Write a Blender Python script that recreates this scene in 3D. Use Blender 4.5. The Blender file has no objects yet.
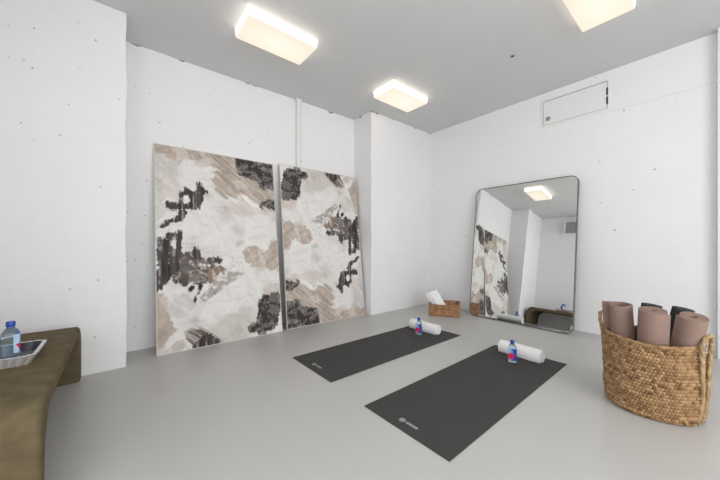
import bpy, bmesh, math, random
import numpy as np
from mathutils import Vector, Matrix

SC = bpy.context.scene
COL = SC.collection
PI = math.pi
R = math.radians

# ------------------------------------------------------------------ camera
cam_data = bpy.data.cameras.new('camera')
cam = bpy.data.objects.new('camera', cam_data)
COL.objects.link(cam)
cam.location = (0.0, 0.0, 1.016)
cam.rotation_euler = (R(90), 0, -R(39.463))
cam_data.sensor_width = 36.0
cam_data.lens = 14.6
cam_data.shift_y = 0.0058
cam_data.clip_start = 0.02
SC.camera = cam

# ------------------------------------------------------------------ world, added fill lights, exposure
world = bpy.data.worlds.new('world')
SC.world = world
world.use_nodes = True
bg = world.node_tree.nodes['Background']
bg.inputs[0].default_value = (0.92, 0.96, 1.0, 1)
bg.inputs[1].default_value = 1.0

def area(name, loc, rot, sx, sy, power, col):
    d = bpy.data.lights.new(name, 'AREA')
    d.shape = 'RECTANGLE'; d.size = sx; d.size_y = sy
    d.energy = power; d.color = col
    o = bpy.data.objects.new(name, d); COL.objects.link(o)
    o.location = loc; o.rotation_euler = rot
    return o
# added fill lights at two added windows, behind the camera and in the left wall
area('rear_fill_light', (1.05, -2.10, 1.55), (R(90), 0, 0), 3.0, 2.2, 85, (1.0, 0.99, 0.975))
area('side_fill_light', (-.80, 0.0, 1.55), (R(90), 0, R(-90)), 2.3, 2.2, 28, (1.0, 0.99, 0.975))

SC.view_settings.view_transform = 'Standard'
SC.view_settings.look = 'None'
SC.view_settings.gamma = 1.0
SC.view_settings.use_curve_mapping = False
SC.view_settings.exposure = 0.0

# ------------------------------------------------------------------ helpers
def lin(c):
    c = c / 255.0
    return c / 12.92 if c <= 0.04045 else ((c + 0.055) / 1.055) ** 2.4
def rgb(r, g, b): return (lin(r), lin(g), lin(b), 1.0)

def link(o, parent=None):
    COL.objects.link(o)
    if parent is not None: o.parent = parent
    return o
def obj(name, bm, mat, parent=None, smooth=False, loc=(0, 0, 0), rot=(0, 0, 0), angle=None):
    me = bpy.data.meshes.new(name)
    bm.normal_update(); bm.to_mesh(me); bm.free()
    if smooth:
        me.polygons.foreach_set('use_smooth', [True] * len(me.polygons))
        if angle: me.set_sharp_from_angle(angle=R(angle))
    me.materials.append(mat)
    o = bpy.data.objects.new(name, me)
    o.location = loc; o.rotation_euler = rot
    return link(o, parent)
def tag(o, label, cat, group=None):
    o['label'] = label; o['category'] = cat
    if group: o['group'] = group
    return o
def thing(name, label, cat, loc=(0, 0, 0), rot=(0, 0, 0), group=None):
    o = bpy.data.objects.new(name, None)
    o.empty_display_size = 0.05
    o.location = loc; o.rotation_euler = rot
    link(o)
    return tag(o, label, cat, group)
def dup(root, label, loc, rot=(0, 0, 0)):
    r = root.copy(); COL.objects.link(r); r.location = loc; r.rotation_euler = rot; r['label'] = label
    for ch in list(root.children):
        c = ch.copy(); COL.objects.link(c); c.parent = r
        for g in list(ch.children):
            d = g.copy(); COL.objects.link(d); d.parent = c
    return r

def box(bm, x0, x1, y0, y1, z0, z1, bev=0.0, seg=2):
    r = bmesh.ops.create_cube(bm, size=1.0)
    vs = r['verts']
    bmesh.ops.scale(bm, vec=(x1 - x0, y1 - y0, z1 - z0), verts=vs)
    bmesh.ops.translate(bm, vec=((x0 + x1) / 2, (y0 + y1) / 2, (z0 + z1) / 2), verts=vs)
    if bev > 0:
        es = list({e for v in vs for e in v.link_edges})
        bmesh.ops.bevel(bm, geom=es, offset=bev, segments=seg, profile=0.5, affect='EDGES')
    return bm
def nbox(*a, **k): return box(bmesh.new(), *a, **k)
def lathe(prof, n=32, sq=None):
    """revolve (r, z) pairs; sq(z) in 0..1 turns the circle towards a rounded square"""
    bm = bmesh.new(); rings = []
    for r, z in prof:
        ring = []
        for i in range(n):
            a = 2 * PI * i / n
            rr = r
            if sq:
                p = 2 + 4 * sq(z)
                rr = r / ((abs(math.cos(a)) ** p + abs(math.sin(a)) ** p) ** (1 / p))
            ring.append(bm.verts.new((rr * math.cos(a), rr * math.sin(a), z)))
        rings.append(ring)
    for a, b in zip(rings, rings[1:]):
        for i in range(n):
            j = (i + 1) % n
            bm.faces.new((a[i], a[j], b[j], b[i]))
    if prof[0][0] > 1e-6: bm.faces.new(rings[0][::-1])
    if prof[-1][0] > 1e-6: bm.faces.new(rings[-1])
    return bm
def tube(pts, rad, n=12, lobes=0, depth=0.0, pitch=0.03, bm=None, closed_ends=True):
    """tube along a polyline; lobes > 0 gives a twisted rope section"""
    bm = bm or bmesh.new()
    pts = [Vector(p) for p in pts]
    rings = []; s = 0.0; up = None
    for i, p in enumerate(pts):
        t = (pts[min(i + 1, len(pts) - 1)] - pts[max(i - 1, 0)]).normalized()
        if up is None:
            up = t.orthogonal().normalized()
        up = (up - t * up.dot(t)).normalized()
        side = t.cross(up)
        if i: s += (pts[i] - pts[i - 1]).length
        ring = []
        for k in range(n):
            a = 2 * PI * k / n
            rr = rad
            if lobes: rr = rad * (1 - depth + depth * abs(math.sin((lobes * (a + 2 * PI * s / pitch / lobes)) / 2)))
            ring.append(bm.verts.new(p + up * math.cos(a) * rr + side * math.sin(a) * rr))
        rings.append(ring)
    for a, b in zip(rings, rings[1:]):
        for k in range(n):
            j = (k + 1) % n
            bm.faces.new((a[k], a[j], b[j], b[k]))
    if closed_ends:
        bm.faces.new(rings[0][::-1]); bm.faces.new(rings[-1])
    return bm
def smooth_path(ctrl, n=60):
    """Catmull-Rom through control points"""
    P = [Vector(c) for c in ctrl]; P = [2 * P[0] - P[1]] + P + [2 * P[-1] - P[-2]]
    out = []; m = len(P) - 3
    for k in range(n + 1):
        t = k / n * m; i = min(int(t), m - 1); f = t - i
        a, b, c, d = P[i:i + 4]
        out.append(0.5 * ((2 * b) + (c - a) * f + (2 * a - 5 * b + 4 * c - d) * f * f + (3 * b - a - 3 * c + d) * f ** 3))
    return out
def fix(bm):
    bmesh.ops.recalc_face_normals(bm, faces=bm.faces); return bm
def extrude_profile(prof, axis_len, bm=None):
    """closed 2D profile (a, b) swept from -len/2 to len/2 along local x; a->y, b->z"""
    bm = bm or bmesh.new()
    A = [bm.verts.new((-axis_len / 2, a, b)) for a, b in prof]
    B = [bm.verts.new((axis_len / 2, a, b)) for a, b in prof]
    n = len(prof)
    for i in range(n):
        j = (i + 1) % n
        bm.faces.new((A[i], A[j], B[j], B[i]))
    bm.faces.new(A[::-1]); bm.faces.new(B)
    return fix(bm)

# value noise for the woven tints and the canvases
def vnoise(x, y, seed=0):
    xi = np.floor(x).astype(np.int64); yi = np.floor(y).astype(np.int64)
    fx = x - xi; fy = y - yi
    fx = fx * fx * (3 - 2 * fx); fy = fy * fy * (3 - 2 * fy)
    def h(a, b):
        n = (a * 374761393 + b * 668265263 + seed * 974711) & 0x7fffffff
        n = ((n ^ (n >> 13)) * 1274126177) & 0x7fffffff
        return ((n ^ (n >> 16)) & 0xffff) / 65535.0
    return (h(xi, yi) * (1 - fx) + h(xi + 1, yi) * fx) * (1 - fy) + (h(xi, yi + 1) * (1 - fx) + h(xi + 1, yi + 1) * fx) * fy
def fbm(x, y, seed=0, oct=4):
    s = 0; a = 0.5; t = 0
    for o in range(oct):
        s = s + a * vnoise(x * 2 ** o, y * 2 ** o, seed + o * 17); t += a; a *= 0.5
    return s / t

# ------------------------------------------------------------------ materials
def mat_new(name):
    m = bpy.data.materials.new(name); m.use_nodes = True
    return m, m.node_tree.nodes, m.node_tree.links, m.node_tree.nodes['Principled BSDF']
def plain(name, c, rough=0.5, metal=0.0, spec=0.5, noise=0.0, nscale=20.0, bump=0.0, bscale=80.0, sheen=0.0):
    m, N, L, p = mat_new(name)
    p.inputs['Base Color'].default_value = c
    p.inputs['Roughness'].default_value = rough
    p.inputs['Metallic'].default_value = metal
    p.inputs['Specular IOR Level'].default_value = spec
    if sheen: p.inputs['Sheen Weight'].default_value = sheen
    tc = N.new('ShaderNodeTexCoord')
    if noise > 0:
        n = N.new('ShaderNodeTexNoise'); n.inputs['Scale'].default_value = nscale; n.inputs['Detail'].default_value = 6
        L.new(tc.outputs['Object'], n.inputs['Vector'])
        r = N.new('ShaderNodeValToRGB')
        r.color_ramp.elements[0].position = 0.3; r.color_ramp.elements[1].position = 0.7
        r.color_ramp.elements[0].color = tuple(v * (1 - noise) for v in c[:3]) + (1,)
        r.color_ramp.elements[1].color = tuple(min(1, v * (1 + noise)) for v in c[:3]) + (1,)
        L.new(n.outputs['Fac'], r.inputs['Fac']); L.new(r.outputs['Color'], p.inputs['Base Color'])
    if bump > 0:
        n = N.new('ShaderNodeTexNoise'); n.inputs['Scale'].default_value = bscale; n.inputs['Detail'].default_value = 5
        L.new(tc.outputs['Object'], n.inputs['Vector'])
        b = N.new('ShaderNodeBump'); b.inputs['Strength'].default_value = bump; b.inputs['Distance'].default_value = 0.01
        L.new(n.outputs['Fac'], b.inputs['Height']); L.new(b.outputs['Normal'], p.inputs['Normal'])
    return m
def attr_mat(name, rough=0.6, bump=0.0, bscale=120.0):
    m, N, L, p = mat_new(name)
    a = N.new('ShaderNodeVertexColor'); a.layer_name = 'tint'
    L.new(a.outputs['Color'], p.inputs['Base Color'])
    p.inputs['Roughness'].default_value = rough
    p.inputs['Specular IOR Level'].default_value = 0.3
    if bump:
        tc = N.new('ShaderNodeTexCoord')
        n = N.new('ShaderNodeTexNoise'); n.inputs['Scale'].default_value = bscale; n.inputs['Detail'].default_value = 5
        L.new(tc.outputs['Object'], n.inputs['Vector'])
        b = N.new('ShaderNodeBump'); b.inputs['Strength'].default_value = bump; b.inputs['Distance'].default_value = 0.01
        L.new(n.outputs['Fac'], b.inputs['Height']); L.new(b.outputs['Normal'], p.inputs['Normal'])
    return m
def math_node(N, L, op, a, b=None, c=None):
    n = N.new('ShaderNodeMath'); n.operation = op
    for i, v in enumerate((a, b, c)):
        if v is None: continue
        if isinstance(v, (int, float)): n.inputs[i].default_value = v
        else: L.new(v, n.inputs[i])
    return n.outputs[0]
CEIL = 2.928
def wall_mat(name, c, seam=None, crack=0.0):
    """whitewashed concrete: faint blotches, pin holes, a board seam, crumbled paint at the ceiling joint"""
    m, N, L, p = mat_new(name)
    tc = N.new('ShaderNodeTexCoord'); O = tc.outputs['Object']
    sep = N.new('ShaderNodeSeparateXYZ'); L.new(O, sep.inputs[0])
    n1 = N.new('ShaderNodeTexNoise'); n1.inputs['Scale'].default_value = 2.2; n1.inputs['Detail'].default_value = 5
    L.new(O, n1.inputs['Vector'])
    ramp = N.new('ShaderNodeValToRGB')
    ramp.color_ramp.elements[0].position = 0.3; ramp.color_ramp.elements[1].position = 0.7
    ramp.color_ramp.elements[0].color = tuple(v * 0.975 for v in c[:3]) + (1,)
    ramp.color_ramp.elements[1].color = c
    L.new(n1.outputs['Fac'], ramp.inputs['Fac'])
    # pin holes: small dots round sparse cell centres
    mask = None
    for sc, rad, keep in ((4.2, 0.042, 0.30), (9.0, 0.062, 0.62), (17.0, 0.085, 0.82)):
        v = N.new('ShaderNodeTexVoronoi'); v.inputs['Scale'].default_value = sc
        L.new(O, v.inputs['Vector'])
        d = math_node(N, L, 'LESS_THAN', v.outputs['Distance'], rad)
        s2 = N.new('ShaderNodeSeparateColor'); L.new(v.outputs['Color'], s2.inputs[0])
        k = math_node(N, L, 'GREATER_THAN', s2.outputs[0], keep)
        h = math_node(N, L, 'MULTIPLY', d, k)
        h = math_node(N, L, 'MULTIPLY', h, math_node(N, L, 'MULTIPLY_ADD', s2.outputs[1], .6, .4))
        mask = h if mask is None else math_node(N, L, 'MAXIMUM', mask, h)
    mask = math_node(N, L, 'MULTIPLY', mask, 0.62)
    if seam:
        z = math_node(N, L, 'SUBTRACT', sep.outputs[2], seam)
        z = math_node(N, L, 'ABSOLUTE', z)
        z = math_node(N, L, 'LESS_THAN', z, 0.006)
        z = math_node(N, L, 'MULTIPLY', z, math_node(N, L, 'MULTIPLY', math_node(N, L, 'LESS_THAN', sep.outputs[1], 1.4), 0.09))
        mask = math_node(N, L, 'MAXIMUM', mask, z)
    if crack > 0:
        n2 = N.new('ShaderNodeTexNoise'); n2.inputs['Scale'].default_value = 5.0; n2.inputs['Detail'].default_value = 4
        n2.inputs['Roughness'].default_value = 0.65
        L.new(O, n2.inputs['Vector'])
        w = math_node(N, L, 'SUBTRACT', n2.outputs['Fac'], 0.57)
        w = math_node(N, L, 'MULTIPLY', w, crack)
        edge = math_node(N, L, 'SUBTRACT', CEIL, w)
        z = math_node(N, L, 'GREATER_THAN', sep.outputs[2], edge)
        z = math_node(N, L, 'MULTIPLY', z, 0.8)
        mask = math_node(N, L, 'MAXIMUM', mask, z)
    mix = N.new('ShaderNodeMix'); mix.data_type = 'RGBA'
    L.new(mask, mix.inputs['Factor']); L.new(ramp.outputs['Color'], mix.inputs['A'])
    mix.inputs['B'].default_value = rgb(80, 78, 74)
    L.new(mix.outputs['Result'], p.inputs['Base Color'])
    p.inputs['Roughness'].default_value = 0.75
    p.inputs['Specular IOR Level'].default_value = 0.25
    n3 = N.new('ShaderNodeTexNoise'); n3.inputs['Scale'].default_value = 9; n3.inputs['Detail'].default_value = 8
    L.new(O, n3.inputs['Vector'])
    b = N.new('ShaderNodeBump'); b.inputs['Strength'].default_value = 0.22; b.inputs['Distance'].default_value = 0.03
    L.new(n3.outputs['Fac'], b.inputs['Height']); L.new(b.outputs['Normal'], p.inputs['Normal'])
    return m

WHITE = rgb(238, 238, 239)
M_wall = wall_mat('white_painted_concrete', WHITE)
M_wall_back = wall_mat('white_painted_concrete_cracked', WHITE, crack=0.20)
M_wall_right = wall_mat('white_painted_concrete_seamed', WHITE, seam=2.478)
M_ceil = plain("grey_ceiling_paint", rgb(212, 212, 212), 0.85, noise=0.015, nscale=1.5)
M_trim = plain('white_trim_paint', rgb(232, 232, 232), 0.45, noise=0.01)
M_floor = plain('grey_epoxy_floor', rgb(186, 185, 182), 0.33, spec=0.5, noise=0.02, nscale=1.3, bump=0.012, bscale=6)
M_black_mat = plain('charcoal_rubber', rgb(63, 62, 61), 0.7, spec=0.3, noise=0.05, nscale=6, bump=0.15, bscale=400)
M_print = plain('pale_grey_print', rgb(190, 190, 190), 0.6, noise=0.01)
M_towel = plain('white_terry', rgb(246, 246, 246), 0.95, spec=0.1, noise=0.01, bump=0.5, bscale=260, sheen=0.2)
M_cloth = plain('white_cotton', rgb(244, 244, 243), 0.9, spec=0.1, noise=0.01, bump=0.15, bscale=60)
M_tan_cloth = plain('tan_cotton', rgb(214, 170, 130), 0.9, spec=0.1, noise=0.03)
M_mauve = plain('taupe_rubber', rgb(146, 122, 112), 0.75, spec=0.25, noise=0.04, nscale=8, bump=0.12, bscale=350)
M_char = plain('charcoal_foam', rgb(62, 62, 64), 0.8, spec=0.25, noise=0.05, nscale=8, bump=0.12, bscale=350)
M_bench = plain('olive_suede', rgb(102, 91, 69), 0.9, spec=0.15, noise=0.2, nscale=14, bump=0.35, bscale=30)
M_frame = plain('dark_bronze_steel', rgb(112, 111, 108), 0.4, metal=0.6, noise=0.03)
M_backing = plain('black_board', rgb(50, 50, 50), 0.8, noise=0.02)
M_mirror = plain('mirror_silver', (0.90, 0.915, 0.91, 1), 0.0, metal=1.0)
M_edge = plain('canvas_edge', rgb(208, 203, 198), 0.6, noise=0.05)
M_dark_metal = plain('dark_metal', rgb(70, 70, 70), 0.4, metal=0.7, noise=0.02)
M_steel = plain('brushed_steel', rgb(170, 170, 170), 0.35, metal=0.9, noise=0.03)
M_gap = plain('shadow_gap_filler', rgb(120, 120, 120), 0.8, noise=0.02)
M_cap = plain('blue_plastic_cap', rgb(24, 72, 165), 0.35, noise=0.02)
M_grille = plain('grey_grille', rgb(205, 206, 208), 0.6, noise=0.02)
M_silver = plain('ribbed_silver', rgb(226, 226, 230), 0.28, metal=0.6, noise=0.04)
M_canvas = attr_mat('painted_canvas', 0.7, 0.25, 90)
M_grass = attr_mat('woven_seagrass', 0.8, 0.3, 250)
M_wicker = attr_mat('woven_wicker', 0.7, 0.25, 250)

def lamp_mat():
    m, N, L, p = mat_new('lit_opal_diffuser')
    p.inputs['Base Color'].default_value = (0.12, 0.12, 0.11, 1)
    p.inputs['Roughness'].default_value = 0.4
    tc = N.new('ShaderNodeTexCoord'); sep = N.new('ShaderNodeSeparateXYZ'); L.new(tc.outputs['Object'], sep.inputs[0])
    # the bulbs inside make the cover brightest in its middle and along its sides
    mp = N.new('ShaderNodeMapping'); mp.inputs['Scale'].default_value = (1 / 0.34, 1 / 0.19, 0)
    L.new(tc.outputs['Object'], mp.inputs['Vector'])
    ln = N.new('ShaderNodeVectorMath'); ln.operation = 'LENGTH'; L.new(mp.outputs[0], ln.inputs[0])
    r = N.new('ShaderNodeValToRGB')
    r.color_ramp.elements[0].position = 0.15; r.color_ramp.elements[0].color = (1.0, 0.90, 0.755, 1)
    r.color_ramp.elements[1].position = 1.2; r.color_ramp.elements[1].color = (0.93, 0.80, 0.65, 1)
    L.new(ln.outputs['Value'], r.inputs['Fac'])
    side = N.new('ShaderNodeMapRange')
    side.inputs['From Min'].default_value = -.036; side.inputs['From Max'].default_value = -.030
    L.new(sep.outputs[2], side.inputs['Value'])
    mix = N.new('ShaderNodeMix'); mix.data_type = 'RGBA'
    L.new(side.outputs[0], mix.inputs['Factor']); L.new(r.outputs['Color'], mix.inputs['A']); mix.inputs['B'].default_value = (2.3, 2.05, 1.78, 1)
    L.new(mix.outputs['Result'], p.inputs['Emission Color'])
    p.inputs['Emission Strength'].default_value = LAMP_STRENGTH
    return m
LAMP_STRENGTH = 0.98
M_lamp = lamp_mat()

def bottle_mat():
    m, N, L, p = mat_new('clear_plastic_with_water')
    p.inputs['Base Color'].default_value = (0.72, 0.88, 1.0, 1)
    p.inputs['Roughness'].default_value = 0.05
    p.inputs['Transmission Weight'].default_value = 0.92
    p.inputs['IOR'].default_value = 1.33
    return m
M_bottle = bottle_mat()
def label_mat():
    m, N, L, p = mat_new('blue_label_with_pink_flower')
    tc = N.new('ShaderNodeTexCoord'); O = tc.outputs['Object']
    sep = N.new('ShaderNodeSeparateXYZ'); L.new(O, sep.inputs[0])
    g = N.new('ShaderNodeTexNoise'); g.inputs['Scale'].default_value = 28; L.new(O, g.inputs['Vector'])
    a = math_node(N, L, 'MULTIPLY_ADD', sep.outputs[0], 10.0, 0.5)
    a = math_node(N, L, 'MULTIPLY_ADD', g.outputs['Fac'], 0.5, a)
    a = math_node(N, L, 'SUBTRACT', a, 0.25)
    r = N.new('ShaderNodeValToRGB')
    r.color_ramp.elements[0].position = 0.2; r.color_ramp.elements[0].color = rgb(170, 208, 232)
    r.color_ramp.elements[1].position = 0.62; r.color_ramp.elements[1].color = rgb(22, 62, 160)
    L.new(a, r.inputs['Fac'])
    # the flower on the lower left of the front
    sub = N.new('ShaderNodeVectorMath'); sub.operation = 'SUBTRACT'
    L.new(O, sub.inputs[0]); sub.inputs[1].default_value = (-0.010, -0.036, 0.056)
    ln = N.new('ShaderNodeVectorMath'); ln.operation = 'LENGTH'; L.new(sub.outputs[0], ln.inputs[0])
    n2 = N.new('ShaderNodeTexNoise'); n2.inputs['Scale'].default_value = 70; L.new(O, n2.inputs['Vector'])
    d = math_node(N, L, 'MULTIPLY_ADD', n2.outputs['Fac'], 0.024, ln.outputs['Value'])
    f = math_node(N, L, 'LESS_THAN', d, 0.038)
    mix = N.new('ShaderNodeMix'); mix.data_type = 'RGBA'
    L.new(f, mix.inputs['Factor']); L.new(r.outputs['Color'], mix.inputs['A'])
    mix.inputs['B'].default_value = rgb(205, 28, 84)
    L.new(mix.outputs['Result'], p.inputs['Base Color'])
    p.inputs['Roughness'].default_value = 0.35
    return m
M_label = label_mat()

# ------------------------------------------------------------------ the room
XL, XR, YB, YF = -0.88, 4.163, 3.524, -2.25
def struct(name, bm, mat, parent=None):
    o = obj(name, bm, mat, parent); o['kind'] = 'structure'; return o
struct('floor', nbox(XL - .15, XR + .15, YF - .15, YB + .15, -.12, 0), M_floor)
struct('ceiling', nbox(XL - .15, XR + .15, YF - .15, YB + .15, CEIL, CEIL + .12), M_ceil)
def wavy_wall(x0, x1, y0, y1, edge_axis=None): return nbox(x0, x1, y0, y1, 0, CEIL)
struct('wall_back', nbox(XL - .15, XR + .15, YB, YB + .15, 0, CEIL), M_wall_back)
struct('wall_right', nbox(XR, XR + .15, YF - .15, YB, 0, CEIL), M_wall_right)
bm = bmesh.new()
box(bm, XL - .15, XL, YF - .15, -1.2, 0, CEIL); box(bm, XL - .15, XL, 1.2, YB, 0, CEIL)
box(bm, XL - .15, XL, -1.2, 1.2, 0, .40); box(bm, XL - .15, XL, -1.2, 1.2, 2.70, CEIL)
struct('wall_left', bm, M_wall)
bm = bmesh.new()
for y in (-1.2, -.025, 1.15): box(bm, XL - .10, XL - .05, y, y + .05, .45, 2.65)
box(bm, XL - .10, XL - .05, -1.2, 1.2, .40, .45); box(bm, XL - .10, XL - .05, -1.2, 1.2, 2.65, 2.70)
struct('added_window_2', bm, M_trim)  # unseen window, added in the left wall for the side fill light

def pier(name, x0, x1, y0, y1, corner_x, mat):
    """a concrete pier whose free vertical arris is slightly worn and wavy"""
    bm = nbox(x0, x1, y0, y1, 0, CEIL)
    es = [e for e in bm.edges if abs(e.verts[0].co.z - e.verts[1].co.z) > 1]
    bmesh.ops.subdivide_edges(bm, edges=es, cuts=60, use_grid_fill=True)
    for v in bm.verts:
        if abs(v.co.x - corner_x) < 1e-4 and abs(v.co.y - y0) < 1e-4:
            n = float(fbm(np.array(v.co.z * 3.0), np.array(0.3), 5, 4)) - 0.5
            v.co.x += (0.030 * n) * (1 if corner_x == x1 else -1)
            v.co.y += 0.010 * n
    return struct(name, bm, mat)
pier('wall_left_pier', XL, 0.041, 3.10, YB, 0.041, M_wall_back)
pier('wall_back_pier', 2.784, XR, 3.127, YB, 2.784, M_wall_back)

# wall behind the camera; its wide window is added to carry the fill light
bm = bmesh.new()
wx0, wx1, wz0, wz1 = -0.50, 2.60, 0.40, 2.70
box(bm, XL, wx0, YF - .15, YF, 0, CEIL); box(bm, wx1, XR, YF - .15, YF, 0, CEIL)
box(bm, wx0, wx1, YF - .15, YF, 0, wz0); box(bm, wx0, wx1, YF - .15, YF, wz1, CEIL)
struct('wall_front', bm, M_wall)
bm = bmesh.new()
for x in (wx0, wx0 + 1.02, wx0 + 2.04, wx1 - .05): box(bm, x, x + .05, YF - .10, YF - .05, wz0 + .05, wz1 - .05)
box(bm, wx0, wx1, YF - .10, YF - .05, wz0, wz0 + .05); box(bm, wx0, wx1, YF - .10, YF - .05, wz1 - .05, wz1)
struct('added_window_1', bm, M_trim)  # frame of the added window, out of view
# casing at the right edge of the view
struct('trim_1', nbox(4.09, XR, -.16, -.017, 0, CEIL), M_trim)

# ------------------------------------------------------------------ fixtures of the room
def ceiling_light(first=[None]):
    t = thing('ceiling_light', '', 'ceiling light')
    b = bmesh.new(); box(b, -.30, .30, -.15, .15, -.014, 0)
    obj('base_plate', b, M_trim, t)
    bm = bmesh.new(); r = bmesh.ops.create_cube(bm, size=1.0)
    for v in bm.verts:
        s = 0.965 if v.co.z < 0 else 1.0
        v.co = Vector((v.co.x * .645 * s, v.co.y * .345 * s, v.co.z * .082))
    bmesh.ops.bevel(bm, geom=list(bm.edges), offset=.008, segments=3, profile=.5, affect='EDGES')
    obj('diffuser', bm, M_lamp, t, smooth=True, loc=(0, 0, -.051), angle=40)
    return t
lamp0 = ceiling_light()
lamp0['group'] = 'flat opal ceiling lights'
lamp0.location = (1.105, 2.52, CEIL); lamp0['label'] = 'lit flat opal ceiling light above the left canvas, leftmost of the three'
dup(lamp0, 'lit flat opal ceiling light nearest the far corner, smallest of the three', (2.765, 2.535, CEIL))
dup(lamp0, 'lit flat opal ceiling light cut by the top of the photo, above the mirror side', (2.765, .558, CEIL))

t = thing('wall_pipe', 'thin white painted pipe running down the wall from the ceiling behind the right canvas', 'pipe', (1.825, 3.500, 0))
obj('pipe', tube([(0, 0, 0), (0, 0, 1.0), (0, 0, CEIL)], .030, 20), M_trim, t, smooth=True, angle=50)
b = bmesh.new(); box(b, -.045, .045, -.03, .016, CEIL - .03, CEIL, .004); obj('ceiling_collar', b, M_trim, t)
b = bmesh.new(); box(b, -.036, .036, -.028, .016, 2.35, 2.365, .002); obj('pipe_clip', b, M_trim, t)

t = thing('ceiling_anchor', 'small round metal anchor with a dark hole in the grey ceiling', 'anchor', (3.082, 1.306, CEIL))
obj('plate', lathe([(.022, 0), (.022, -.003), (.014, -.005), (.012, -.003)], 24), M_steel, t, smooth=True, angle=40)
obj('socket', lathe([(.012, 0), (.012, -.0045), (.006, -.0075), (0, -.0075)], 20), M_dark_metal, t, smooth=True, angle=40)

t = thing('wall_access_panel', 'white metal access panel high on the right wall with keyhole and two hinges', 'access panel', (XR, 1.067, 2.503))
py, ph = .330, .330
bm = bmesh.new()
for a in ((-py, py, 0, .014), (-py, py, ph - .014, ph), (-py, -py + .014, .014, ph - .014), (py - .014, py, .014, ph - .014)):
    box(bm, -.012, 0, a[0], a[1], a[2], a[3])
obj('frame', bm, M_trim, t)
obj('backing', nbox(-.002, 0, -py + .014, py - .014, .014, ph - .014), M_gap, t)
d = obj('panel_door', nbox(-.012, -.003, -py + .019, py - .018, .018, ph - .021, .002), M_trim, t)
for z in (.20, .10):
    b = tube([(-.014, -py + .016, z - .040), (-.014, -py + .016, z), (-.014, -py + .016, z + .040)], .0055, 12)
    box(b, -.0145, -.011, -py + .009, -py + .025, z - .038, z + .038)
    obj('hinge', b, M_dark_metal, t)
b = lathe([(.027, 0), (.027, .006), (.022, .009), (.008, .009), (.008, .006), (0, .006)], 24)
bmesh.ops.rotate(b, matrix=Matrix.Rotation(-PI / 2, 3, 'Y'), verts=b.verts)
obj('lock', b, M_steel, d, smooth=True, loc=(-.012, py - .07, .085), angle=40)

# ventilation box seen in the mirror, high on the left wall
t = thing('wall_vent', 'white box with a grey grille high on the wall opposite, seen in the mirror', 'vent', (XL, 2.30, 2.44))
bm = bmesh.new()
box(bm, 0, .10, -.22, -.195, 0, .36); box(bm, 0, .10, .195, .22, 0, .36)
box(bm, 0, .10, -.195, .195, 0, .025); box(bm, 0, .10, -.195, .195, .335, .36); box(bm, 0, .02, -.195, .195, .025, .335)
obj('housing', bm, M_trim, t)
bm = bmesh.new()
for k in range(9):
    z = .04 + k * .033
    box(bm, .03, .085, -.195, .195, z, z + .006)
obj('grille', bm, M_grille, t)

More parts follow.
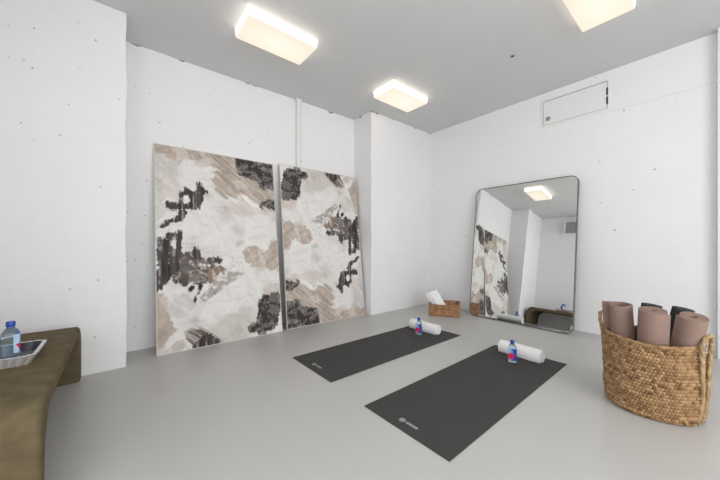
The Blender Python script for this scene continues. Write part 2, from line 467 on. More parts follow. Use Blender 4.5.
# ------------------------------------------------------------------ the two leaning canvases
PALETTE = {'white': (228, 226, 223), 'pale': (206, 202, 198), 'pink': (213, 203, 198), 'tan': (183, 169, 157), 'beige': (200, 191, 184),
           'fan': (181, 168, 157), 'dark': (74, 68, 66), 'darkblk': (60, 55, 52), 'darkmix': (96, 89, 85), 'brown': (146, 129, 112), 'black': (48, 44, 43),
           'speck': (176, 169, 165), 'grey': (192, 190, 187), 'plum': (116, 103, 99)}
LAYERS = [
 ('pale', [(-0.01,-0.012),(0.079,-0.001),(0.098,0.065),(0.025,0.169),(0.063,0.269),(0.071,0.326),(0.021,0.371),(0.01,0.469),(-0.019,0.537)]),
 ('grey', [(0.088,0.067),(0.204,0.05),(0.138,0.107),(0.096,0.13)]),
 ('grey', [(0.016,0.163),(0.04,0.161),(0.082,0.297),(0.057,0.298)]),
 ('pink', [(0.025,0.169),(0.086,0.145),(0.183,0.202),(0.169,0.307),(0.073,0.268)]),
 ('tan', [(-0.01,-0.012),(0.499,-0.037),(0.493,0.073),(0.443,0.073),(0.303,0.071),(0.264,0.047),(0.098,0.062),(0.068,0.039),(-0.002,0.05)]),
 ('beige', [(0.271,0.031),(0.398,0.017),(0.444,0.069),(0.314,0.07)]),
 ('fan', [(0.413,-0.01),(0.655,-0.021),(0.661,0.091),(0.84,0.106),(0.849,0.168),(1.03,0.16),(1.022,0.242),(0.827,0.261),(0.773,0.229),(0.659,0.202),(0.623,0.242),(0.553,0.241),(0.474,0.213),(0.422,0.16),(0.431,0.111),(0.482,0.074),(0.41,0.064)]),
 ('pink', [(0.652,0.206),(0.733,0.214),(0.839,0.286),(0.781,0.297),(0.675,0.26),(0.643,0.236)]),
 ('pink', [(0.546,0.25),(0.636,0.253),(0.768,0.289),(0.823,0.304),(0.798,0.331),(0.728,0.346),(0.635,0.336),(0.548,0.307)]),
 ('beige', [(0.592,0.135),(0.745,0.14),(0.757,0.165),(0.608,0.184)]),
 ('white', [(0.658,0.212),(0.699,0.209),(0.846,0.279),(0.823,0.296),(0.756,0.264)]),
 ('darkblk', [(0.631,-0.01),(1.05,-0.028),(1.031,0.158),(0.857,0.164),(0.843,0.11),(0.755,0.11),(0.667,0.097),(0.64,0.05)]),
 ('darkblk', [(0.826,0.27),(0.879,0.245),(0.932,0.227),(1.023,0.233),(1.016,0.297),(0.881,0.292)]),
 ('pink', [(0.831,0.278),(1.008,0.288),(1.02,0.324),(0.914,0.327),(0.828,0.313)]),
 ('dark', [(0.304,0.166),(0.327,0.168),(0.343,0.194),(0.403,0.208),(0.344,0.226),(0.332,0.309),(0.142,0.322),(0.079,0.32),(0.074,0.282),(0.143,0.297),(0.177,0.292),(0.169,0.24),(0.209,0.198),(0.247,0.216),(0.273,0.235),(0.297,0.213)]),
 ('white', [(0.192,0.25),(0.235,0.238),(0.244,0.277),(0.198,0.295)]),
 ('dark', [(0.153,0.323),(0.227,0.312),(0.177,0.375),(0.11,0.39),(0.065,0.398),(0.045,0.42),(0.037,0.458),(0.021,0.469),(0.032,0.413),(0.055,0.384),(0.141,0.364)]),
 ('dark', [(0.216,0.32),(0.281,0.31),(0.253,0.328)]),
 ('dark', [(0.018,0.455),(0.058,0.469),(0.093,0.493),(0.095,0.657),(0.045,0.688),(-0.004,0.714),(-0.031,0.712),(-0.017,0.652),(0.017,0.62),(0.018,0.538)]),
 ('dark', [(0.084,0.44),(0.139,0.44),(0.183,0.425),(0.171,0.54),(0.173,0.633),(0.102,0.665),(0.081,0.567)]),
 ('white', [(0.106,0.469),(0.13,0.465),(0.124,0.52),(0.108,0.522)]),
 ('darkmix', [(0.161,0.54),(0.256,0.538),(0.262,0.514),(0.295,0.507),(0.318,0.535),(0.316,0.576),(0.37,0.57),(0.476,0.562),(0.474,0.599),(0.414,0.603),(0.4,0.649),(0.365,0.685),(0.341,0.698),(0.287,0.702),(0.214,0.67),(0.202,0.698),(0.141,0.687),(0.102,0.671),(0.103,0.644),(0.158,0.625)]),
 ('dark', [(0.262,0.516),(0.31,0.535),(0.309,0.572),(0.26,0.564)]),
 ('dark', [(0.388,0.574),(0.447,0.568),(0.487,0.584),(0.456,0.6),(0.375,0.598)]),
 ('brown', [(0.374,0.63),(0.432,0.609),(0.494,0.619),(0.49,0.683),(0.474,0.698),(0.365,0.699)]),
 ('black', [(0.31,0.667),(0.331,0.676),(0.296,0.742),(0.256,0.798),(0.235,0.788),(0.263,0.751)]),
 ('black', [(0.219,0.804),(0.234,0.805),(0.233,0.829),(0.22,0.821)]),
 ('black', [(0.201,0.719),(0.255,0.693),(0.276,0.702),(0.213,0.74)]),
 ('speck', [(0.492,0.6),(0.599,0.658),(0.73,0.655),(0.635,0.687),(0.56,0.687),(0.405,0.768),(0.326,0.798),(0.284,0.767),(0.363,0.721)]),
 ('white', [(0.232,0.593),(0.474,0.599),(0.473,0.61),(0.242,0.602)]),
 ('tan', [(0.654,0.54),(0.743,0.488),(0.823,0.524),(0.886,0.539),(0.916,0.488),(1.071,0.43),(1.061,0.659),(1.015,0.653),(0.94,0.655),(0.857,0.62),(0.746,0.618),(0.67,0.576)]),
 ('white', [(0.813,0.479),(0.903,0.52),(0.891,0.536),(0.811,0.51)]),
 ('grey', [(0.524,0.483),(0.678,0.467),(0.69,0.479),(0.585,0.503)]),
 ('tan', [(-0.022,0.718),(0.043,0.722),(0.09,0.766),(0.078,0.832),(0.135,0.891),(0.066,0.93),(0.037,0.978),(-0.027,0.982)]),
 ('white', [(0.013,0.8),(0.07,0.798),(0.069,0.808),(0.015,0.808)]),
 ('white', [(0.095,0.914),(0.125,0.904),(0.066,0.956),(0.047,0.966)]),
 ('pale', [(0.09,0.766),(0.212,0.712),(0.282,0.802),(0.186,0.849),(0.093,0.84)]),
 ('beige', [(0.046,0.979),(0.134,0.938),(0.192,0.972),(0.201,1.0),(0.093,0.998)]),
 ('plum', [(0.166,0.909),(0.278,0.905),(0.352,0.932),(0.44,0.974),(0.401,0.959),(0.468,0.996),(0.399,1.008),(0.242,1.002),(0.204,0.973)]),
 ('dark', [(0.33,0.94),(0.439,0.981),(0.427,0.998),(0.242,1.0),(0.222,0.982),(0.285,0.97)]),
 ('beige', [(0.823,0.757),(0.89,0.719),(0.992,0.733),(0.994,0.784),(0.841,0.79)]),
 ('grey', [(0.61,0.775),(0.64,0.8),(0.612,0.829),(0.588,0.811)]),
 ('darkblk', [(0.784,0.81),(0.848,0.787),(0.92,0.787),(0.987,0.78),(0.993,0.834),(0.953,0.963),(0.886,0.981),(0.814,1.002),(0.755,0.99),(0.754,0.967),(0.722,0.981),(0.688,0.972),(0.68,0.942),(0.72,0.929),(0.773,0.936)]),
]
CW, CH = 1.20, 2.02
def canvas_mesh():
    nx, ny = 200, 338
    U, V = np.meshgrid((np.arange(nx) + .5) / nx, (np.arange(ny) + .5) / ny)
    X, Y = U * CW, V * CH                          # metres, so that strokes keep their shape
    f = lambda s, seed, o=4: fbm(X * s, Y * s, seed, o) - .5
    wu = U + (f(7, 1) * .03 + f(30, 2, 3) * .02) / CW
    wv = V + (f(7, 3) * .03 + f(30, 4, 3) * .02) / CH
    colr = np.empty((ny, nx, 3)); colr[:] = PALETTE['white']
    def blur(a, k):
        for ax, m in ((0, k), (1, k)):
            p_ = np.pad(a, [(m, m) if q == ax else (0, 0) for q in (0, 1)], 'edge')
            c_ = np.cumsum(p_, ax); c_ = np.concatenate([np.zeros_like(np.take(c_, [0], ax)), c_], ax)
            L_ = a.shape[ax]
            a = (np.take(c_, np.arange(2 * m + 1, 2 * m + 1 + L_), ax) - np.take(c_, np.arange(0, L_), ax)) / (2 * m + 1)
        return a
    sm = lambda x: np.clip(x, 0, 1) ** 2 * (3 - 2 * np.clip(x, 0, 1))
    # washes and dry brush in the white ground
    g = fbm((X * .8 + Y) * 4, (Y * .6 - X) * 14, 9, 4); g2 = fbm(X * 3.2, Y * 3.2, 41, 5); g3 = fbm(X * 7, Y * 30, 43, 4)
    colr -= (sm((g - .50) * 4) * 7)[..., None] * np.array([1, 1.06, 1.12])
    colr -= (sm((g2 - .47) * 5) * 24)[..., None] * np.array([.9, 1.05, 1.12])
    colr -= (sm((g3 - .55) * 5) * 8)[..., None]
    tx = fbm(X * 22, Y * 22, 21, 4); fine = fbm(X * 60, Y * 60, 33, 2)
    streak = fbm((X * .75 + Y * .66) * 4, (Y * .75 - X * .66) * 42, 12, 3)      # strokes running down to the right
    streak2 = fbm((X * .8 - Y * .6) * 5, (Y * .8 + X * .6) * 34, 15, 3)         # strokes running up to the right
    streak3 = fbm((X * .75 + Y * .66) * 5, (Y * .75 - X * .66) * 75, 19, 3) * .7 + tx * .3
    vert = fbm(X * 40, Y * 4, 14, 3); hor = fbm(X * 5, Y * 34, 18, 3)
    rag = fbm(X * 40, Y * 34, 61, 4) * .4 + fbm(X * 10, Y * 60, 63, 4) * .25 + fbm(X * 70, Y * 9, 65, 4) * .45 - .05
    scr = np.maximum(np.abs(fbm(X * 9, Y * 14, 51, 3) - .5), 0)                   # looping scribbles along a level line
    scr2 = np.abs(fbm(X * 16, Y * 11, 53, 3) - .5)
    mixc = lambda b, c, w: b * (1 - w[..., None]) + np.array(c, float) * w[..., None]
    for kind, poly in LAYERS:
        inside = np.zeros(U.shape, bool)
        n = len(poly)
        for i in range(n):
            x0, y0 = poly[i]; x1, y1 = poly[(i + 1) % n]
            c = ((y0 > wv) != (y1 > wv)) & (wu < (x1 - x0) * (wv - y0) / ((y1 - y0) or 1e-9) + x0)
            inside ^= c
        base = np.array(PALETTE[kind], float) * np.ones(U.shape + (1,))
        soft = kind in ('fan', 'tan', 'beige', 'pale', 'pink', 'grey', 'plum', 'speck')
        mk = blur(blur(inside.astype(float), 7 if soft else 4), 5 if soft else 3)
        brush = streak if kind in ('fan', 'pink', 'plum') else (streak2 * .6 + tx * .4 if soft else tx * .6 + vert * .4)
        a = sm((mk - .5) * 3.6 + (brush - .5) * 5 + .6) if soft else sm((mk - .5) * (5 if kind == 'black' else 3.4) + (rag - .5) * (4 if kind in ('black', 'white', 'brown') else 6) + .85)
        a = a * sm((mk - .08) * 4)
        if kind == 'fan':
            base = base + ((streak3 - .5) * 110)[..., None]
        elif kind in ('tan', 'beige', 'brown'):
            base = base + ((streak2 - .5) * 40 + (tx - .5) * 26)[..., None]
            base = mixc(base, (216, 209, 203), sm((g - .56) * 8) * .7)
        elif kind in ('pale', 'pink', 'grey', 'white'):
            base = base + ((streak - .5) * 40 + (tx - .5) * 22)[..., None]
            if kind != 'white': a = a * .85
        elif kind == 'darkblk':
            base = mixc(base, (136, 128, 124), sm((rag * .55 + tx * .45 - .53) * 11) * .75)
            base = mixc(base, (196, 188, 184), sm((fine * .55 + scr * 2 + .12 - .60) * 8) * .35)
        elif kind == 'dark':
            base = base + ((vert - .5) * 80)[..., None]
            base = mixc(base, (176, 169, 164), sm((vert * .6 + tx * .4 - .60) * 14) * .7)
        elif kind == 'darkmix':
            base = base + ((hor - .5) * 70)[..., None]
            base = mixc(base, (188, 181, 177), sm((.035 - scr) * 50) * .85)
            base = mixc(base, (150, 142, 138), sm((tx - .52) * 10) * .6)
        elif kind == 'plum':
            base = mixc(base, (196, 188, 184), sm((streak - .47) * 8) * .8)
            base = mixc(base, (66, 58, 57), sm((.44 - streak) * 9) * .8)
        elif kind == 'speck':
            base = mixc(base, (222, 217, 214), sm((tx - .46) * 9))
            base = mixc(base, (120, 112, 108), sm((.018 - scr2) * 60) * .7)
        colr = colr * (1 - a[..., None]) + base * a[..., None]
    # loose pencil-like scratches in the middle of the picture
    zone = sm(1 - np.hypot((U - .52) / .34, (V - .58) / .12))
    colr = mixc(colr, (128, 120, 116), sm((.012 - scr2) * 90) * zone * .55)
    colr += ((fine - .5) * 12)[..., None]
    colr = np.clip(colr, 25, 240) / 255.0
    l = np.where(colr <= .04045, colr / 12.92, ((colr + .055) / 1.055) ** 2.4)
    me = bpy.data.meshes.new('canvas')
    gx, gz = np.meshgrid(np.linspace(-CW / 2, CW / 2, nx + 1), np.linspace(CH / 2, -CH / 2, ny + 1))
    vs = np.stack([gx, np.zeros_like(gx), gz], -1).reshape(-1, 3)
    idx = np.arange((nx + 1) * (ny + 1)).reshape(ny + 1, nx + 1)
    fs = np.stack([idx[1:, :-1], idx[1:, 1:], idx[:-1, 1:], idx[:-1, :-1]], -1).reshape(-1, 4)
    me.vertices.add(len(vs)); me.vertices.foreach_set('co', vs.ravel())
    me.loops.add(fs.size); me.loops.foreach_set('vertex_index', fs.ravel())
    me.polygons.add(len(fs)); me.polygons.foreach_set('loop_start', np.arange(len(fs)) * 4)
    me.update(calc_edges=True)
    at = me.color_attributes.new('tint', 'FLOAT_COLOR', 'CORNER')
    c4 = np.ones((len(fs), 4, 4)); c4[..., :3] = l.reshape(-1, 1, 3)
    at.data.foreach_set('color', c4.ravel())
    me.materials.append(M_canvas)
    return me
t = thing('painting', 'left canvas of abstract black, tan and white strokes, nearer the bench, leaning on the wall', 'painting',
          (.865, 3.213, .005), (-math.asin(.1425), 0, 0), 'pair of abstract canvases leaning on the wall')
cv = bpy.data.objects.new('canvas', canvas_mesh()); cv.location = (0, -.0006, CH / 2); link(cv, t)
bm = nbox(-CW / 2, CW / 2, 0, .020, 0, CH, .003)
obj('stretcher', bm, M_edge, t)
bm = bmesh.new()
for a in ((-CW / 2 - .006, CW / 2 + .006, -.006, 0), (-CW / 2 - .006, CW / 2 + .006, CH, CH + .006)):
    box(bm, a[0], a[1], -.003, .020, a[2] + 0, a[3])
for x in (-CW / 2 - .006, CW / 2): box(bm, x, x + .006, -.003, .020, 0, CH)
obj('frame', bm, M_edge, t)
p2 = dup(t, 'right canvas of abstract strokes, dark block at its upper left, standing under the white pipe', (2.142, 3.225, .005), (-math.asin(.1105), 0, 0))
for c in p2.children:
    if c.name.startswith('canvas'): c.rotation_euler = (0, PI, 0)      # the same picture hung the other way up

# ------------------------------------------------------------------ the leaning mirror
def round_rect(w, h, r, n=10):
    out = []
    for cx, cz, a0 in ((w / 2 - r, h - r, 0), (-w / 2 + r, h - r, 90), (-w / 2 + r, r, 180), (w / 2 - r, r, 270)):
        for k in range(n + 1):
            a = R(a0 + 90 * k / n); out.append((cx + r * math.cos(a), cz + r * math.sin(a)))
    return out
MW, MH = 1.25, 1.83
t = thing('floor_mirror', 'tall mirror with rounded corners and thin dark frame leaning on the right wall', 'mirror',
          (3.885, 1.623, .006), (-R(6.8), 0, R(-90)))
o_, i_ = round_rect(MW, MH, .085), [(x, z + .008) for x, z in round_rect(MW - .016, MH - .016, .077)]
bm = bmesh.new(); n = len(o_)
rows = []
for prof, y in ((i_, .004), (i_, -.006), (o_, -.006), (o_, .030)):
    rows.append([bm.verts.new((x, y, z)) for x, z in prof])
for a, b in zip(rows, rows[1:]):
    for k in range(n):
        j = (k + 1) % n; bm.faces.new((a[k], a[j], b[j], b[k]))
obj('frame', fix(bm), M_frame, t, smooth=True, angle=40)
bm = bmesh.new(); bm.faces.new([bm.verts.new((x, 0, z)) for x, z in i_]); 
gl = obj('mirror_glass', bm, M_mirror, t)
bm = bmesh.new(); A = [bm.verts.new((x, .012, z)) for x, z in i_]; B = [bm.verts.new((x, .029, z)) for x, z in i_]
bm.faces.new(A); bm.faces.new(B[::-1])
for k in range(n): bm.faces.new((A[k], A[(k + 1) % n], B[(k + 1) % n], B[k]))
obj('backing', fix(bm), M_backing, t)

# ------------------------------------------------------------------ the bench with what stands on it
def bench_profile():
    y0, y1, H = 1.565, 3.04, .425
    ro, th, lg, ri = .155, .072, .095, .15
    out = [(y0 + .012, 0)]
    def arc(cy, cz, r, a0, a1, n=12): return [(cy + r * math.cos(R(a0 + (a1 - a0) * k / n)), cz + r * math.sin(R(a0 + (a1 - a0) * k / n))) for k in range(n + 1)]
    out += [(y0 + .004, .10), (y0, .2)]
    out += arc(y0 + ro, H - ro, ro, 180, 90)
    out += arc(y1 - ro, H - ro, ro, 90, 0)
    out += [(y1, .2), (y1 - .004, .10), (y1 - .012, 0)]
    out += [(y1 - lg + .03, 0), (y1 - lg + .012, .10)]
    out += arc(y1 - lg - ri, H - th - ri, ri, 0, 90)
    out += arc(y0 + lg + ri, H - th - ri, ri, 90, 180)
    out += [(y0 + lg - .012, .10), (y0 + lg - .03, 0)]
    return out
bm = extrude_profile(bench_profile(), .63)
es = [e for e in bm.edges if abs(e.verts[0].co.x - e.verts[1].co.x) < 1e-5]
bmesh.ops.bevel(bm, geom=es, offset=.022, segments=4, profile=.5, affect='EDGES')
bench = obj('bench', bm, M_bench, None, smooth=True, loc=(-.537, 0, 0), angle=50)
tag(bench, 'olive suede waterfall bench with rounded ends against the left wall', 'bench')
BENCH_TOP = .425

def flute_ring(w, l, r, nf, depth, n):
    """outline of a rounded rectangle whose sides ripple"""
    pts = []
    per = [(w / 2 - r, l / 2 - r, 0), (-w / 2 + r, l / 2 - r, 90), (-w / 2 + r, -l / 2 + r, 180), (w / 2 - r, -l / 2 + r, 270)]
    base = []
    for q, (cx, cy, a0) in enumerate(per):
        for k in range(9): a = R(a0 + 90 * k / 8); base.append(Vector((cx + r * math.cos(a), cy + r * math.sin(a))))
    base.append(base[0].copy())
    L = [0]
    for a, b in zip(base, base[1:]): L.append(L[-1] + (b - a).length)
    for i in range(n):
        s = L[-1] * i / n; k = max(j for j in range(len(L)) if L[j] <= s + 1e-9); k = min(k, len(base) - 2)
        f = (s - L[k]) / max(1e-9, L[k + 1] - L[k]); p = base[k].lerp(base[k + 1], f); tn = (base[k + 1] - base[k]).normalized()
        pts.append(p + Vector((tn.y, -tn.x)) * depth * abs(math.sin(PI * nf * i / n)))
    return pts
t = thing('serving_tray', 'silver ribbed tray with flared sides on the olive bench', 'tray', (-.485, 2.270, BENCH_TOP))
bm = bmesh.new(); rows = []
for w, l, z, d in ((.276, .256, 0, .004), (.312, .292, .050, .016), (.306, .286, .052, .013), (.304, .284, .050, .004)):
    rows.append([bm.verts.new((p.x, p.y, z)) for p in flute_ring(w, l, .03, 40, d, 400)])
for a, b in zip(rows, rows[1:]):
    for k in range(400): j = (k + 1) % 400; bm.faces.new((a[k], a[j], b[j], b[k]))
bm.faces.new(rows[0][::-1])
obj('ribbed_wall', fix(bm), M_silver, t, smooth=True, angle=35)
bm = bmesh.new(); rows = []
for w, l, z in ((.303, .283, .0498), (.270, .250, .006)):
    rows.append([bm.verts.new((p.x, p.y, z)) for p in flute_ring(w, l, .03, 1, 0, 96)])
for k in range(96): j = (k + 1) % 96; bm.faces.new((rows[0][k], rows[0][j], rows[1][j], rows[1][k]))
obj('lining', fix(bm), plain('painted_reflection_lining', rgb(84, 84, 90), .3, metal=.8, noise=.04), t, smooth=True)['label'] = 'inner wall with a painted dark reflection'  # dark colour stands in for the dim room mirrored in the inner wall
bm = bmesh.new()
bm.faces.new([bm.verts.new((p.x, p.y, .0062)) for p in flute_ring(.271, .251, .03, 1, 0, 96)])
obj('tray_floor', bm, plain('polished_tray_floor', rgb(196, 196, 200), .22, metal=.7, noise=.03), t)

def water_bottle(label):
    t = thing('water_bottle', label, 'bottle', group='clear water bottles with blue caps')
    sq = lambda z: 1.0 if z < .12 else max(0, 1 - (z - .12) / .03)
    prof = [(.027, 0), (.031, .003), (.033, .010), (.033, .022), (.0325, .026), (.0325, .112), (.033, .118), (.031, .128), (.024, .142), (.0155, .152), (.0135, .156), (.0135, .165)]
    body = obj('bottle_body', lathe(prof, 48, sq), M_bottle, t, smooth=True, angle=50)
    obj('cap', lathe([(.0165, .158), (.0170, .160), (.0170, .181), (.0150, .1845), (0, .1845)], 32), M_cap, t, smooth=True, angle=40)
    bm = bmesh.new(); rows = []
    for z in (.024, .05, .08, .1195):
        row = []
        for k in range(61):
            a = R(-90 - 74 + 148 * k / 60); p = 6
            rr = .0332 / ((abs(math.cos(a)) ** p + abs(math.sin(a)) ** p) ** (1 / p))
            row.append(bm.verts.new((rr * math.cos(a), rr * math.sin(a), z)))
        rows.append(row)
    for a, b in zip(rows, rows[1:]):
        for k in range(60): bm.faces.new((a[k], a[k + 1], b[k + 1], b[k]))
    obj('label', bm, M_label, body, smooth=True)
    return t
b0 = water_bottle('water bottle with pink flower label standing before the towel on the nearer mat')
b0.location = (2.612, 1.108, .0052); b0.rotation_euler = (0, 0, R(-67))
dup(b0, 'water bottle with pink flower label standing before the towel on the farther mat', (2.60, 2.117, .0052), (0, 0, R(-60)))
dup(b0, 'clear blue capped water bottle in the bench tray, right one of two', (-.436, 2.32, BENCH_TOP + .0065), (0, 0, R(100)))
dup(b0, 'clear water bottle in the bench tray, left one, cut by the photo edge', (-.553, 2.315, BENCH_TOP + .0065), (0, 0, R(120)))

# ------------------------------------------------------------------ the yoga mats on the floor
def emblem():
    bm = bmesh.new()
    def disc(cx, cy, r, n=16):
        bm.faces.new([bm.verts.new((cx + r * math.cos(2 * PI * k / n), cy + r * math.sin(2 * PI * k / n), 0)) for k in range(n)])
    disc(0, 0, .0042)
    for ring, cnt, rad in ((.0105, 8, .0034), (.0165, 14, .0027)):
        for k in range(cnt): a = 2 * PI * k / cnt; disc(ring * math.cos(a), ring * math.sin(a), rad, 10)
    return bm
def letters(txt, size):
    cu = bpy.data.curves.new('txt', 'FONT'); cu.body = txt; cu.size = size; cu.offset = .0006
    to = bpy.data.objects.new('txt', cu); COL.objects.link(to)
    dg = bpy.context.evaluated_depsgraph_get()
    me = bpy.data.meshes.new_from_object(to.evaluated_get(dg))
    bpy.data.objects.remove(to)
    bm = bmesh.new(); bm.from_mesh(me); bpy.data.meshes.remove(me)
    return bm
MATT = .005
t = thing('yoga_mat', 'nearer charcoal yoga mat with pale lettering, larger of the two laid on the floor', 'yoga mat', (1.185, 1.090, 0), (0, 0, R(.3)),
          'charcoal yoga mats laid on the floor')
mt_ = obj('mat', nbox(0, 1.73, -.305, .305, 0, MATT, .0015), M_black_mat, t)
# pale print: an emblem of petals, then the word; reads from the short edge towards the far end
e = obj('emblem', emblem(), M_print, mt_, loc=(.072, .052, MATT + .0003), rot=(0, 0, R(-90)))
w = obj('lettering', letters('GAIAM', .0265), M_print, mt_, loc=(.064, .026, MATT + .0003), rot=(0, 0, R(-90)))
dup(t, 'farther charcoal yoga mat with pale lettering, nearer the leaning canvases', (1.195, 2.093, 0), (0, 0, R(.25)))

def roll_sheet(r0, rmax, pitch, th, length, start=0.0, sense=1, flap=0.0, flap_open=.35, taper=0.0, seed=0, wob=0.0):
    """a sheet wound into a spiral about local z; the free end can stand off the roll"""
    turns = (rmax - r0) / pitch
    n = max(24, int(turns * 40))
    c = []
    for k in range(n + 1):
        th_ = 2 * PI * turns * k / n; r = r0 + pitch * th_ / (2 * PI)
        c.append(Vector((r * math.cos(start + sense * th_), r * math.sin(start + sense * th_))))
    if flap > 0:
        d = (c[-1] - c[-2]).normalized(); ang = math.atan2(d.y, d.x); m = 16; st = flap / m; p = c[-1].copy()
        for k in range(m):
            ang += sense * st / rmax * (1 - flap_open * (k + 1) / m * 2.0)
            p = p + Vector((math.cos(ang), math.sin(ang))) * st; c.append(p.copy())
    def offs(s):
        o = []
        for i, p in enumerate(c):
            d = (c[min(i + 1, len(c) - 1)] - c[max(i - 1, 0)]).normalized(); o.append(p + Vector((-d.y, d.x)) * s * th / 2)
        return o
    A, B = offs(1), offs(-1)
    bm = bmesh.new(); nz = 14; ra, rb = [], []
    for j in range(nz + 1):
        z = length * j / nz
        e = 0.0
        def wv(p): 
            if not wob: return p
            f = 1 + wob * (math.sin(z * 21 + math.atan2(p.y, p.x) * 2 + seed) * .5 + math.sin(z * 47 + seed * 2 + math.atan2(p.y, p.x) * 3) * .3)
            return p * f
        ra.append([bm.verts.new((*wv(p), z)) for p in A]); rb.append([bm.verts.new((*wv(p), z)) for p in B])
    N = len(c)
    for j in range(nz):
        for k in range(N - 1):
            bm.faces.new((ra[j][k], ra[j][k + 1], ra[j + 1][k + 1], ra[j + 1][k])); bm.faces.new((rb[j][k + 1], rb[j][k], rb[j + 1][k], rb[j + 1][k + 1]))
        for k in (0, N - 1): bm.faces.new((ra[j][k], rb[j][k], rb[j + 1][k], ra[j + 1][k]))
    for k in range(N - 1):
        bm.faces.new((ra[0][k], ra[0][k + 1], rb[0][k + 1], rb[0][k])); bm.faces.new((ra[nz][k + 1], ra[nz][k], rb[nz][k], rb[nz][k + 1]))
    return fix(bm)
# rolled towels lie across the mats
def towel(label, loc, rz, seed, length=.345):
    bm = roll_sheet(.008, .053, .0125, .0096, length, start=R(-40), sense=1, flap=.05, flap_open=.3, wob=.025, seed=seed)
    bmesh.ops.translate(bm, vec=(0, 0, -length / 2), verts=bm.verts)
    bmesh.ops.rotate(bm, matrix=Matrix.Rotation(PI / 2, 3, 'X'), verts=bm.verts)
    bmesh.ops.rotate(bm, matrix=Matrix.Rotation(rz, 3, 'Z'), verts=bm.verts)
    zmin = min(v.co.z for v in bm.verts)
    o = obj('rolled_towel', bm, M_towel, None, smooth=True, loc=(loc[0], loc[1], MATT + .0004 - zmin), angle=60)
    return tag(o, label, 'towel', 'white rolled towels on the mats')
towel('rolled white towel lying across the end of the nearer mat', (2.795, 1.112, 0), R(-3), 1.0, .36)
towel('rolled white towel lying across the end of the farther mat', (2.755, 2.155, 0), R(-1), 2.6, .385)

# ------------------------------------------------------------------ seagrass basket of rolled mats
def set_tint(o, cols):
    at = o.data.color_attributes.new('tint', 'FLOAT_COLOR', 'POINT')
    at.data.foreach_set('color', np.concatenate([cols, np.ones((len(cols), 1))], 1).astype(np.float32).ravel())
def tints(u, v, lo, hi, seed):
    t_ = np.clip(fbm(u, v, seed, 3) * 1.6 - .3, 0, 1)[:, None]
    return np.array(lo[:3])[None] * (1 - t_) + np.array(hi[:3])[None] * t_
BX, BY, BR, BH = 2.580, .255, .226, .425
t = thing('seagrass_basket', 'large round woven seagrass basket with rope handles holding rolled mats', 'basket', (BX, BY, 0))
NT, NR, SUB = 660, 23, 8
th_ = np.arange(NT) / NT * 2 * PI
VIEW = math.atan2(-BY, -BX)                      # towards the open side of the room
HA = VIEW + R(66)                                # where the right handle is fixed; the left one is opposite
def rimz(a):
    d1 = math.atan2(math.sin(a - HA), math.cos(a - HA)); d2 = math.atan2(math.sin(a - HA - PI), math.cos(a - HA - PI))
    return BH + .004 + .006 * math.exp(-(d1 / .45) ** 2) + .008 * math.exp(-(d2 / .75) ** 2) + .004 * math.sin(3 * a + 1.0)
verts, uvs = [], []
NZ = NR * SUB
for j in range(NZ + 1):
    f = j / NZ
    row = f * NR; fr = row - math.floor(row); ri = int(math.floor(row))
    rim = np.array([rimz(a) for a in th_])
    z = f * rim
    Rb = BR * (.95 + .03 * math.sin(PI * f)) - (.02 * (1 - f / .06) ** 2 if f < .06 else 0)
    prof = abs(math.sin(PI * row)) ** .6
    ph = (1 if ri % 2 else -1) * (fr - .5) * 1.5 + ri * 1.7
    br = np.abs(np.sin(th_ * 44 + ph))
    r = Rb + .012 * prof * (.25 + .75 * br) + .003 * np.sin(th_ * 5 + j * .11)
    verts.append(np.stack([r * np.cos(th_), r * np.sin(th_), z], -1))
    uvs.append(np.stack([np.floor((th_ * 44 + ph) / PI) * 1.37 + 40, np.full(NT, ri * 1.91 + 3)], -1))
nout = NZ + 1
for f in (1.0, .7, .35, .03):      # lining
    r = np.full(NT, BR * .955 - .012)
    verts.append(np.stack([r * np.cos(th_), r * np.sin(th_), f * np.array([rimz(a) for a in th_])], -1))
    uvs.append(np.stack([th_ * 12 + 40, np.full(NT, f * 20 + 3)], -1))
V_ = np.concatenate(verts); UV = np.concatenate(uvs)
bm = bmesh.new(); bv = [bm.verts.new(p) for p in V_.tolist()]
rows_n = nout + 4
for j in range(rows_n - 1):
    for k in range(NT):
        a = j * NT + k; b = j * NT + (k + 1) % NT
        bm.faces.new((bv[a], bv[b], bv[b + NT], bv[a + NT]))
bm.faces.new([bv[k] for k in range(NT)][::-1]); bm.faces.new([bv[(rows_n - 1) * NT + k] for k in range(NT)])
bk = obj('basket_body', fix(bm), M_grass, t, smooth=True)
set_tint(bk, tints(UV[:, 0], UV[:, 1], rgb(110, 80, 52), rgb(188, 154, 114), 7))
def braid_ring(r, zf, rad):
    pts = [(r * math.cos(a), r * math.sin(a), zf(a)) for a in np.linspace(0, 2 * PI, 241)]
    return tube(pts, rad, 12, 3, .35, .05)
zf = lambda a: rimz(a) + .004
rb_ = obj('rim', braid_ring(BR * .955, zf, .0125), M_grass, t, smooth=True)
nv = len(rb_.data.vertices); k_ = np.arange(nv)
set_tint(rb_, tints((k_ // 12) * .31 + 50, (k_ % 12) * .4 + 5, rgb(122, 92, 60), rgb(182, 148, 108), 8))
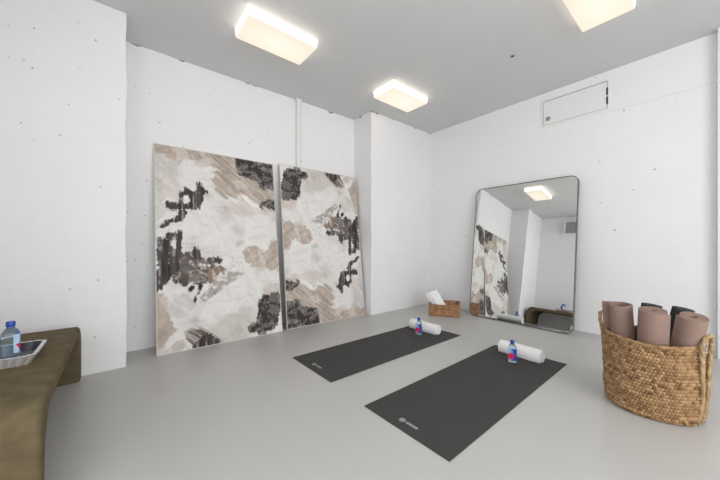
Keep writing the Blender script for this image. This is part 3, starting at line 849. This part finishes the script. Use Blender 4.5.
def handle(ang, lean, half=.062, up=.125):
    er = Vector((math.cos(ang), math.sin(ang), 0)); et = Vector((-er.y, er.x, 0))
    P = lambda tt, rr, z: tuple(et * tt + er * rr + Vector((0, 0, z)))
    o = BR + .010
    c = [P(-half * .55, o - .022, .02), P(-half * .62, o - .004, .16), P(-half * .8, o, .32), P(-half, o + .002, BH - .01), P(-half * 1.02, o + lean * .45, BH + up * .5), P(-half * .62, o + lean * .95, BH + up * .93),
         P(0, o + lean, BH + up), P(half * .62, o + lean * .95, BH + up * .93), P(half * 1.02, o + lean * .45, BH + up * .5), P(half, o + .002, BH - .01), P(half * .8, o, .32), P(half * .62, o - .004, .16), P(half * .55, o - .022, .02)]
    h = obj('handle', tube(smooth_path(c, 150), .0120, 14, 3, .38, .055), M_grass, t, smooth=True)
    q = np.arange(len(h.data.vertices))
    set_tint(h, tints((q // 14) * .45 + 60, (q % 14) * .4 + 9, rgb(140, 114, 80), rgb(192, 166, 128), 11))
handle(HA, .012, .046, .085)
handle(HA + PI, .030, .055, .110)

def rolled_mat(label, foot, top, mat, group, L=.61, **k):
    bm = roll_sheet(length=L, **k)
    o = obj('rolled_yoga_mat', bm, mat, None, smooth=True, angle=50)
    a = Vector(top) - Vector(foot); a.normalize()
    o.rotation_mode = 'QUATERNION'; o.rotation_quaternion = Vector((0, 0, 1)).rotation_difference(a)
    zlow = min((o.rotation_quaternion @ v.co).z for v in o.data.vertices)
    o.location = (foot[0], foot[1], .012 - zlow)
    return tag(o, label, 'yoga mat', group)
G = 'rolled mats standing in the seagrass basket'
rolled_mat('loosely rolled taupe yoga mat at the left of the seagrass basket, flap loose', (2.600, .375, 0), (2.515, .392, .61), M_mauve, G,
           r0=.046, rmax=.060, pitch=.0085, th=.006, start=R(130), sense=1, flap=.10, flap_open=.95)
rolled_mat('tightly rolled taupe yoga mat in the middle front of the seagrass basket, hole facing up', (2.545, .262, 0), (2.445, .232, .61), M_mauve, G,
           r0=.016, rmax=.064, pitch=.0085, th=.0066, start=R(-38), sense=1, flap=.062, flap_open=.9)
rolled_mat('tightly rolled taupe yoga mat at the right of the basket beside the raised handle', (2.640, .162, 0), (2.472, .072, .60), M_mauve, G,
           r0=.016, rmax=.058, pitch=.0085, th=.0066, start=R(120), sense=-1, flap=.035, flap_open=1.0)
rolled_mat('rolled charcoal yoga mat showing behind the left and middle taupe rolls in the basket', (2.715, .340, 0), (2.735, .262, .61), M_char, G, L=.60,
           r0=.014, rmax=.050, pitch=.0085, th=.0066, start=R(40), sense=1, flap=.04, flap_open=.8)
rolled_mat('rolled charcoal yoga mat showing behind the middle and right taupe rolls in the basket', (2.735, .225, 0), (2.735, .120, .61), M_char, G, L=.60,
           r0=.014, rmax=.050, pitch=.0085, th=.0066, start=R(80), sense=1, flap=.04, flap_open=.8)

# ------------------------------------------------------------------ wicker box in the far corner
WL, WD, WH = .42, .27, .176
wa = math.atan2(-.339, .208)
wc = Vector((3.511, 2.4115, 0)) + Vector((.852, .522, 0)) * WD / 2
t = thing('wicker_box', 'small brown wicker storage box on the floor in the far corner holding white cloth', 'box', (wc.x, wc.y, 0), (0, 0, wa))
def dip(p):          # the long front side is cut a little lower than the corners
    return .020 * max(0, 1 - (abs(p.x) / (WL / 2 - .02)) ** 6) if p.y < -WD / 2 + .01 and abs(p.x) < WL / 2 - .02 else 0
def wicker_wall():
    n = 420; per = flute_ring(WL, WD, .018, 1, 0, n)
    nz = 54; vs, uv_ = [], []
    for side in (0, 1):
        for j in range(nz + 1):
            f = j / nz if side == 0 else 1 - j / nz
            row = f * 9; ri = int(min(row, 8.999)); pr = abs(math.sin(PI * row))
            for k, p in enumerate(per):
                nrm = Vector((p.x / WL, p.y / WD)).normalized()
                b = .5 + .5 * math.sin(k / n * 2 * PI * 42 + ri * PI)
                if side == 0: q = p + nrm * .007 * pr * b
                else: q = p - nrm * .014
                vs.append((q.x, q.y, max(.0, f * (WH - dip(p))) + (.004 if side and j == nz else 0))); uv_.append((math.floor(k / n * 42 + .5 * ri) * 1.3 + 30, ri * 1.7 + side * 9))
    bm = bmesh.new(); bv = [bm.verts.new(v) for v in vs]; rn = 2 * (nz + 1)
    for j in range(rn - 1):
        for k in range(n):
            a = j * n + k; b = j * n + (k + 1) % n; bm.faces.new((bv[a], bv[b], bv[b + n], bv[a + n]))
    bm.faces.new([bv[k] for k in range(n)][::-1]); bm.faces.new([bv[(rn - 1) * n + k] for k in range(n)])
    return fix(bm), np.array(uv_)
bm, uv_ = wicker_wall()
o = obj('woven_body', bm, M_wicker, t, smooth=True)
set_tint(o, tints(uv_[:, 0], uv_[:, 1], rgb(124, 90, 64), rgb(186, 144, 108), 4))
ring = [(p.x * .985, p.y * .98, WH - dip(p)) for p in flute_ring(WL, WD, .02, 1, 0, 200)]; ring.append(ring[0])
o = obj('rim', tube(ring, .0085, 10, 3, .35, .03), M_wicker, t, smooth=True)
q = np.arange(len(o.data.vertices)); set_tint(o, tints((q // 10) * .4 + 20, (q % 10) * .4 + 2, rgb(116, 84, 60), rgb(176, 134, 100), 6))
# the white cloth: a loose fold leaning out to the left
def local(x, y, z): c, s = math.cos(wa), math.sin(wa); return (wc.x + x * c - y * s, wc.y + x * s + y * c, z)
bm = bmesh.new(); rows = []
for j in range(25):
    f = j / 24; cx = -.040 - .155 * f ** 1.1; cy = -.025 + .02 * f; z = .03 + .30 * f
    hw = .125 - .05 * f + .006 * math.sin(f * 9); hd = .045 - .018 * f
    row = []
    for k in range(40):
        a = 2 * PI * k / 40; rip = 1 + .16 * math.sin(4 * a + f * 3) + .07 * math.sin(9 * a - f * 5)
        p = local(cx + hw * math.cos(a) * (1 + .05 * math.sin(5 * a + 4 * f)), cy + hd * math.sin(a) * rip, z + (.028 * math.cos(a) if j == 24 else .028 * math.cos(a) * f))
        row.append(bm.verts.new(p))
    rows.append(row)
for a, b in zip(rows, rows[1:]):
    for k in range(40): j = (k + 1) % 40; bm.faces.new((a[k], a[j], b[j], b[k]))
top = rows[-1]; c0 = sum((v.co for v in top), Vector()) / 40
inner = [bm.verts.new(c0 + (v.co - c0) * .6 - Vector((0, 0, .03))) for v in top]
for k in range(40): j = (k + 1) % 40; bm.faces.new((top[k], top[j], inner[j], inner[k]))
bm.faces.new(inner); bm.faces.new(rows[0][::-1])
o = obj('white_cloth', fix(bm), M_cloth, None, smooth=True)
tag(o, 'loosely folded white cloth leaning out of the brown wicker box', 'cloth')
bm = nbox(-.055, .055, -.035, .035, 0, .135, .018, 4)
for v in bm.verts: v.co.z += .006 * math.sin(v.co.x * 60)
o = obj('tan_cloth', bm, M_tan_cloth, None, smooth=True, loc=local(.130, -.075, .022), rot=(0, 0, wa))
tag(o, 'small folded tan cloth inside the right end of the wicker box', 'cloth')
